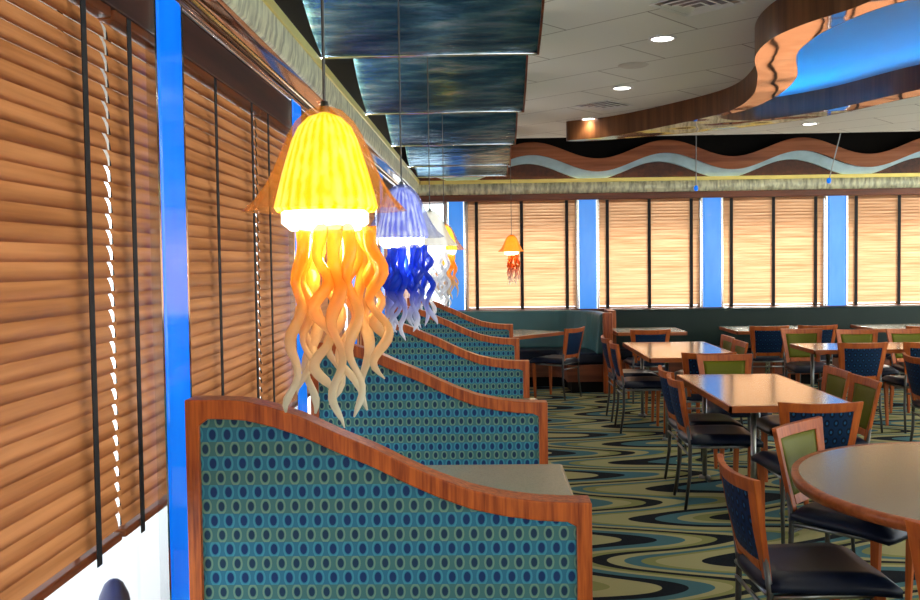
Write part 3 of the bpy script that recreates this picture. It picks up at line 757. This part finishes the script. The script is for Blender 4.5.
# ------------------------------------------------------------------ jellyfish lamps
GL = 'jellyfish glass pendant lamps'
def jelly(x, y, ztop, label, outer, dome, root, seed, size=1.0, nt=13, spread=.085, pw=18, lc=(1,.8,.45), name_res=72):
    rnd = random.Random(seed)
    t = empty('jellyfish_lamp', (x,y,ztop)); tag(t, label, 'pendant lamp', GL)
    s = size
    top = EYE+1.98-ztop
    b = MB(); b.tube([(0,0,-.005),(0,0,top)], .0035, 6); b.build('cord', M['dark_steel'], t)
    b = MB(); b.lathe([(.001,.012),(.008,.010),(.010,-.004),(.012,-.012)], 16); b.build('cap', M['steel'], t, smooth=True)
    prof = [(.012,.0),(.035,-.008),(.058,-.03),(.076,-.06),(.090,-.095),(.104,-.13),(.120,-.16),(.138,-.187),(.160,-.212)]
    b = MB(); b.lathe([(r*s,z*s) for r,z in prof], name_res, (0,0,0), lambda w,q: 1+.035*math.cos(w*24)*q+.07*math.cos(w*7+seed)*q**4)
    o = b.build('glass_flare', outer, t, smooth=True)
    prof = [(.012,-.014),(.034,-.022),(.054,-.042),(.067,-.07),(.078,-.105),(.088,-.14),(.097,-.175),(.104,-.205),(.098,-.214)]
    b = MB(); b.lathe([(r*s,z*s) for r,z in prof], name_res, (0,0,0), lambda w,q: 1+.02*math.cos(w*24)*q); b.build('glowing_shade', dome, t, smooth=True)
    b = MB(); b.lathe([(.001,-.20),(.075,-.205),(.088,-.216),(.088,-.236),(.07,-.252),(.001,-.258)], 28, mod=lambda w,q: s*(1+.06*math.cos(5*w+seed)))
    for i, v in enumerate(b.v): b.v[i] = (v[0],v[1],v[2]*s)
    b.build('bulb_diffuser', M['bulb'], t, smooth=True)
    for i in range(nt):
        a = 2*PI*i/nt+rnd.uniform(-.2,.2); r0 = rnd.choice((.035,.055,.068)); L = rnd.uniform(.21,.40) if i % 2 else rnd.uniform(.30,.405)
        amp = rnd.uniform(.010,.019); fr = rnd.uniform(1.9,3.0); ph = rnd.uniform(0,6.28); pts = []; rad = []; r1 = rnd.uniform(.06,spread+.01)
        if i == nt-1: r0 = .01; r1 = .03
        m = 26
        for k in range(m+1):
            q = k/m; rr = r0+(r1-r0)*q**.7; e = min(1,q*3)
            w1 = amp*e*math.sin(fr*2*PI*q+ph); w2 = amp*e*math.cos(fr*2*PI*q*.9+ph*1.3)
            pts.append(((rr*math.cos(a)+w1+.020)*s, (rr*math.sin(a)+w2)*s, (-.245-L*q)*s))
            rad.append(s*(.018*(1-.55*q)+.002*math.sin(q*14+ph))*(1 if q < .93 else (1-q)/.07*.75+.25))
        b = MB(); b.tube(pts, rad, 8, .75); b.build('tentacle', root, t, smooth=True)
    L = bpy.data.lights.new('lamp', 'POINT'); L.energy = pw; L.color = lc; L.shadow_soft_size = .05
    l = bpy.data.objects.new('lamp_light', L); C.objects.link(l); l.location = (0,0,-.28*s); l.parent = t
am_o = tinted('amber flare glass', (.75,.30,.08), (.95,.50,.18), .72, 0, -.5, (.9,.45,.15), .06)
am_d = shade_mat('glowing yellow glass', (1.0,.66,.0), (1.0,.92,.15), 1.6)
am_t = tinted('amber tentacle glass', (.90,.36,.015), (.95,.52,.07), .22, -.36, -.60, (.80,.78,.62), .12)
bl_o = tinted('blue flare glass', (.55,.62,.80), (.20,.25,.60), .6, 0, -.5, (.8,.85,.95), .05)
bl_d = shade_mat('glowing blue white glass', (.10,.14,.75), (.85,.90,1.0), .95)
bl_t = tinted('blue tentacle glass', (.005,.02,.45), (.02,.10,.75), .12, -.42, -.56, (.85,.88,.95), .12)
wh_o = tinted('clear flare glass', (.75,.75,.68), (.55,.55,.50), .45, 0, -.5, (.8,.85,.95), .1)
wh_d = shade_mat('glowing white glass', (.75,.72,.62), (1.0,1.0,.95), 1.2)
wh_t = tinted('white tentacle glass', (.55,.60,.72), (.85,.87,.9), .2, -.34, -.56, (.9,.92,.95), .12)
or_o = tinted('orange flare glass', (.9,.20,.02), (1.,.35,.05), .25, 0, -.5, (.9,.45,.15), .2)
or_t = tinted('rust tentacle glass', (.75,.13,.02), (.9,.25,.04), .15, -.40, -.60, (.95,.9,.8), .15)
jelly(-.324,1.88,1.938,'big yellow and amber jellyfish lamp in the foreground',am_o,am_d,am_t,3,1.0,13,.105,5)
jelly(-.33,3.66,1.930,'blue glass jellyfish lamp with dark blue tentacles',bl_o,bl_d,bl_t,8,1.0,15,.09,7,(1,.9,.75))
jelly(-.33,5.52,1.930,'white glass jellyfish lamp half hidden behind the blue one',wh_o,wh_d,wh_t,5,1.0,13,.09,12,(1,.93,.8),48)
jelly(-.33,7.40,1.930,'amber jellyfish lamp farthest in the booth row, behind the white one',am_o,am_d,am_t,6,1.0,12,.09,10,(1,.8,.45),48)
jelly(.33,11.6,1.955,'small orange jellyfish lamp hanging before the far blind',or_o,am_d,or_t,9,1.0,11,.08,8,(1,.7,.35),36)

# dark bollard outside the lowest strip of window glass
t = empty('bollard', (-1.465,3.50,-.33)); tag(t, 'dark rounded bollard outside, glimpsed below the left blind', 'bollard')
b = MB(); b.lathe([(.07,0),(.07,.50),(.066,.60),(.055,.67),(.035,.715),(.018,.73),(.001,.735)], 32); b.build('post_body', M['bollard'], t, smooth=True)
b = MB(); b.lathe([(.10,.0),(.10,.03),(.07,.05)], 24); b.build('base_ring', M['dark_steel'], t, smooth=True)

# ------------------------------------------------------------------ light
w = bpy.data.worlds.new('World'); S.world = w; w.use_nodes = True; nt = w.node_tree; nt.nodes.clear()
bg = nt.nodes.new('ShaderNodeBackground'); bg.inputs[0].default_value = (.86,.93,1.0,1); bg.inputs[1].default_value = 3.6
wo = nt.nodes.new('ShaderNodeOutputWorld'); nt.links.new(bg.outputs[0], wo.inputs[0])
L = bpy.data.lights.new('sun', 'SUN'); L.energy = 9.0; L.angle = R(14); L.color = (1,.93,.82)
l = bpy.data.objects.new('sun', L); C.objects.link(l)
d = Vector((-.33,-1,-.42)).normalized()   # travels from the far side, slightly right, down into the room
l.rotation_euler = d.to_track_quat('-Z','Y').to_euler()

cam = bpy.data.cameras.new('Camera'); cam.lens = 36; cam.sensor_width = 36; cam.clip_start = .05
co = bpy.data.objects.new('Camera', cam); C.objects.link(co)
Mx = Matrix.Rotation(R(1.62),4,'Z') @ Matrix.Rotation(R(90-2.34),4,'X') @ Matrix.Rotation(R(-.8),4,'Z')
co.matrix_world = Matrix.Translation((0,0,EYE)) @ Mx
S.camera = co
S.view_settings.view_transform = 'Standard'; S.view_settings.look = 'None'; S.view_settings.gamma = 1; S.view_settings.use_curve_mapping = False
S.view_settings.exposure = 0.1
S.cycles.use_denoising = True
S.cycles.max_bounces = 8; S.cycles.diffuse_bounces = 4; S.cycles.transparent_max_bounces = 12; S.cycles.sample_clamp_indirect = 6
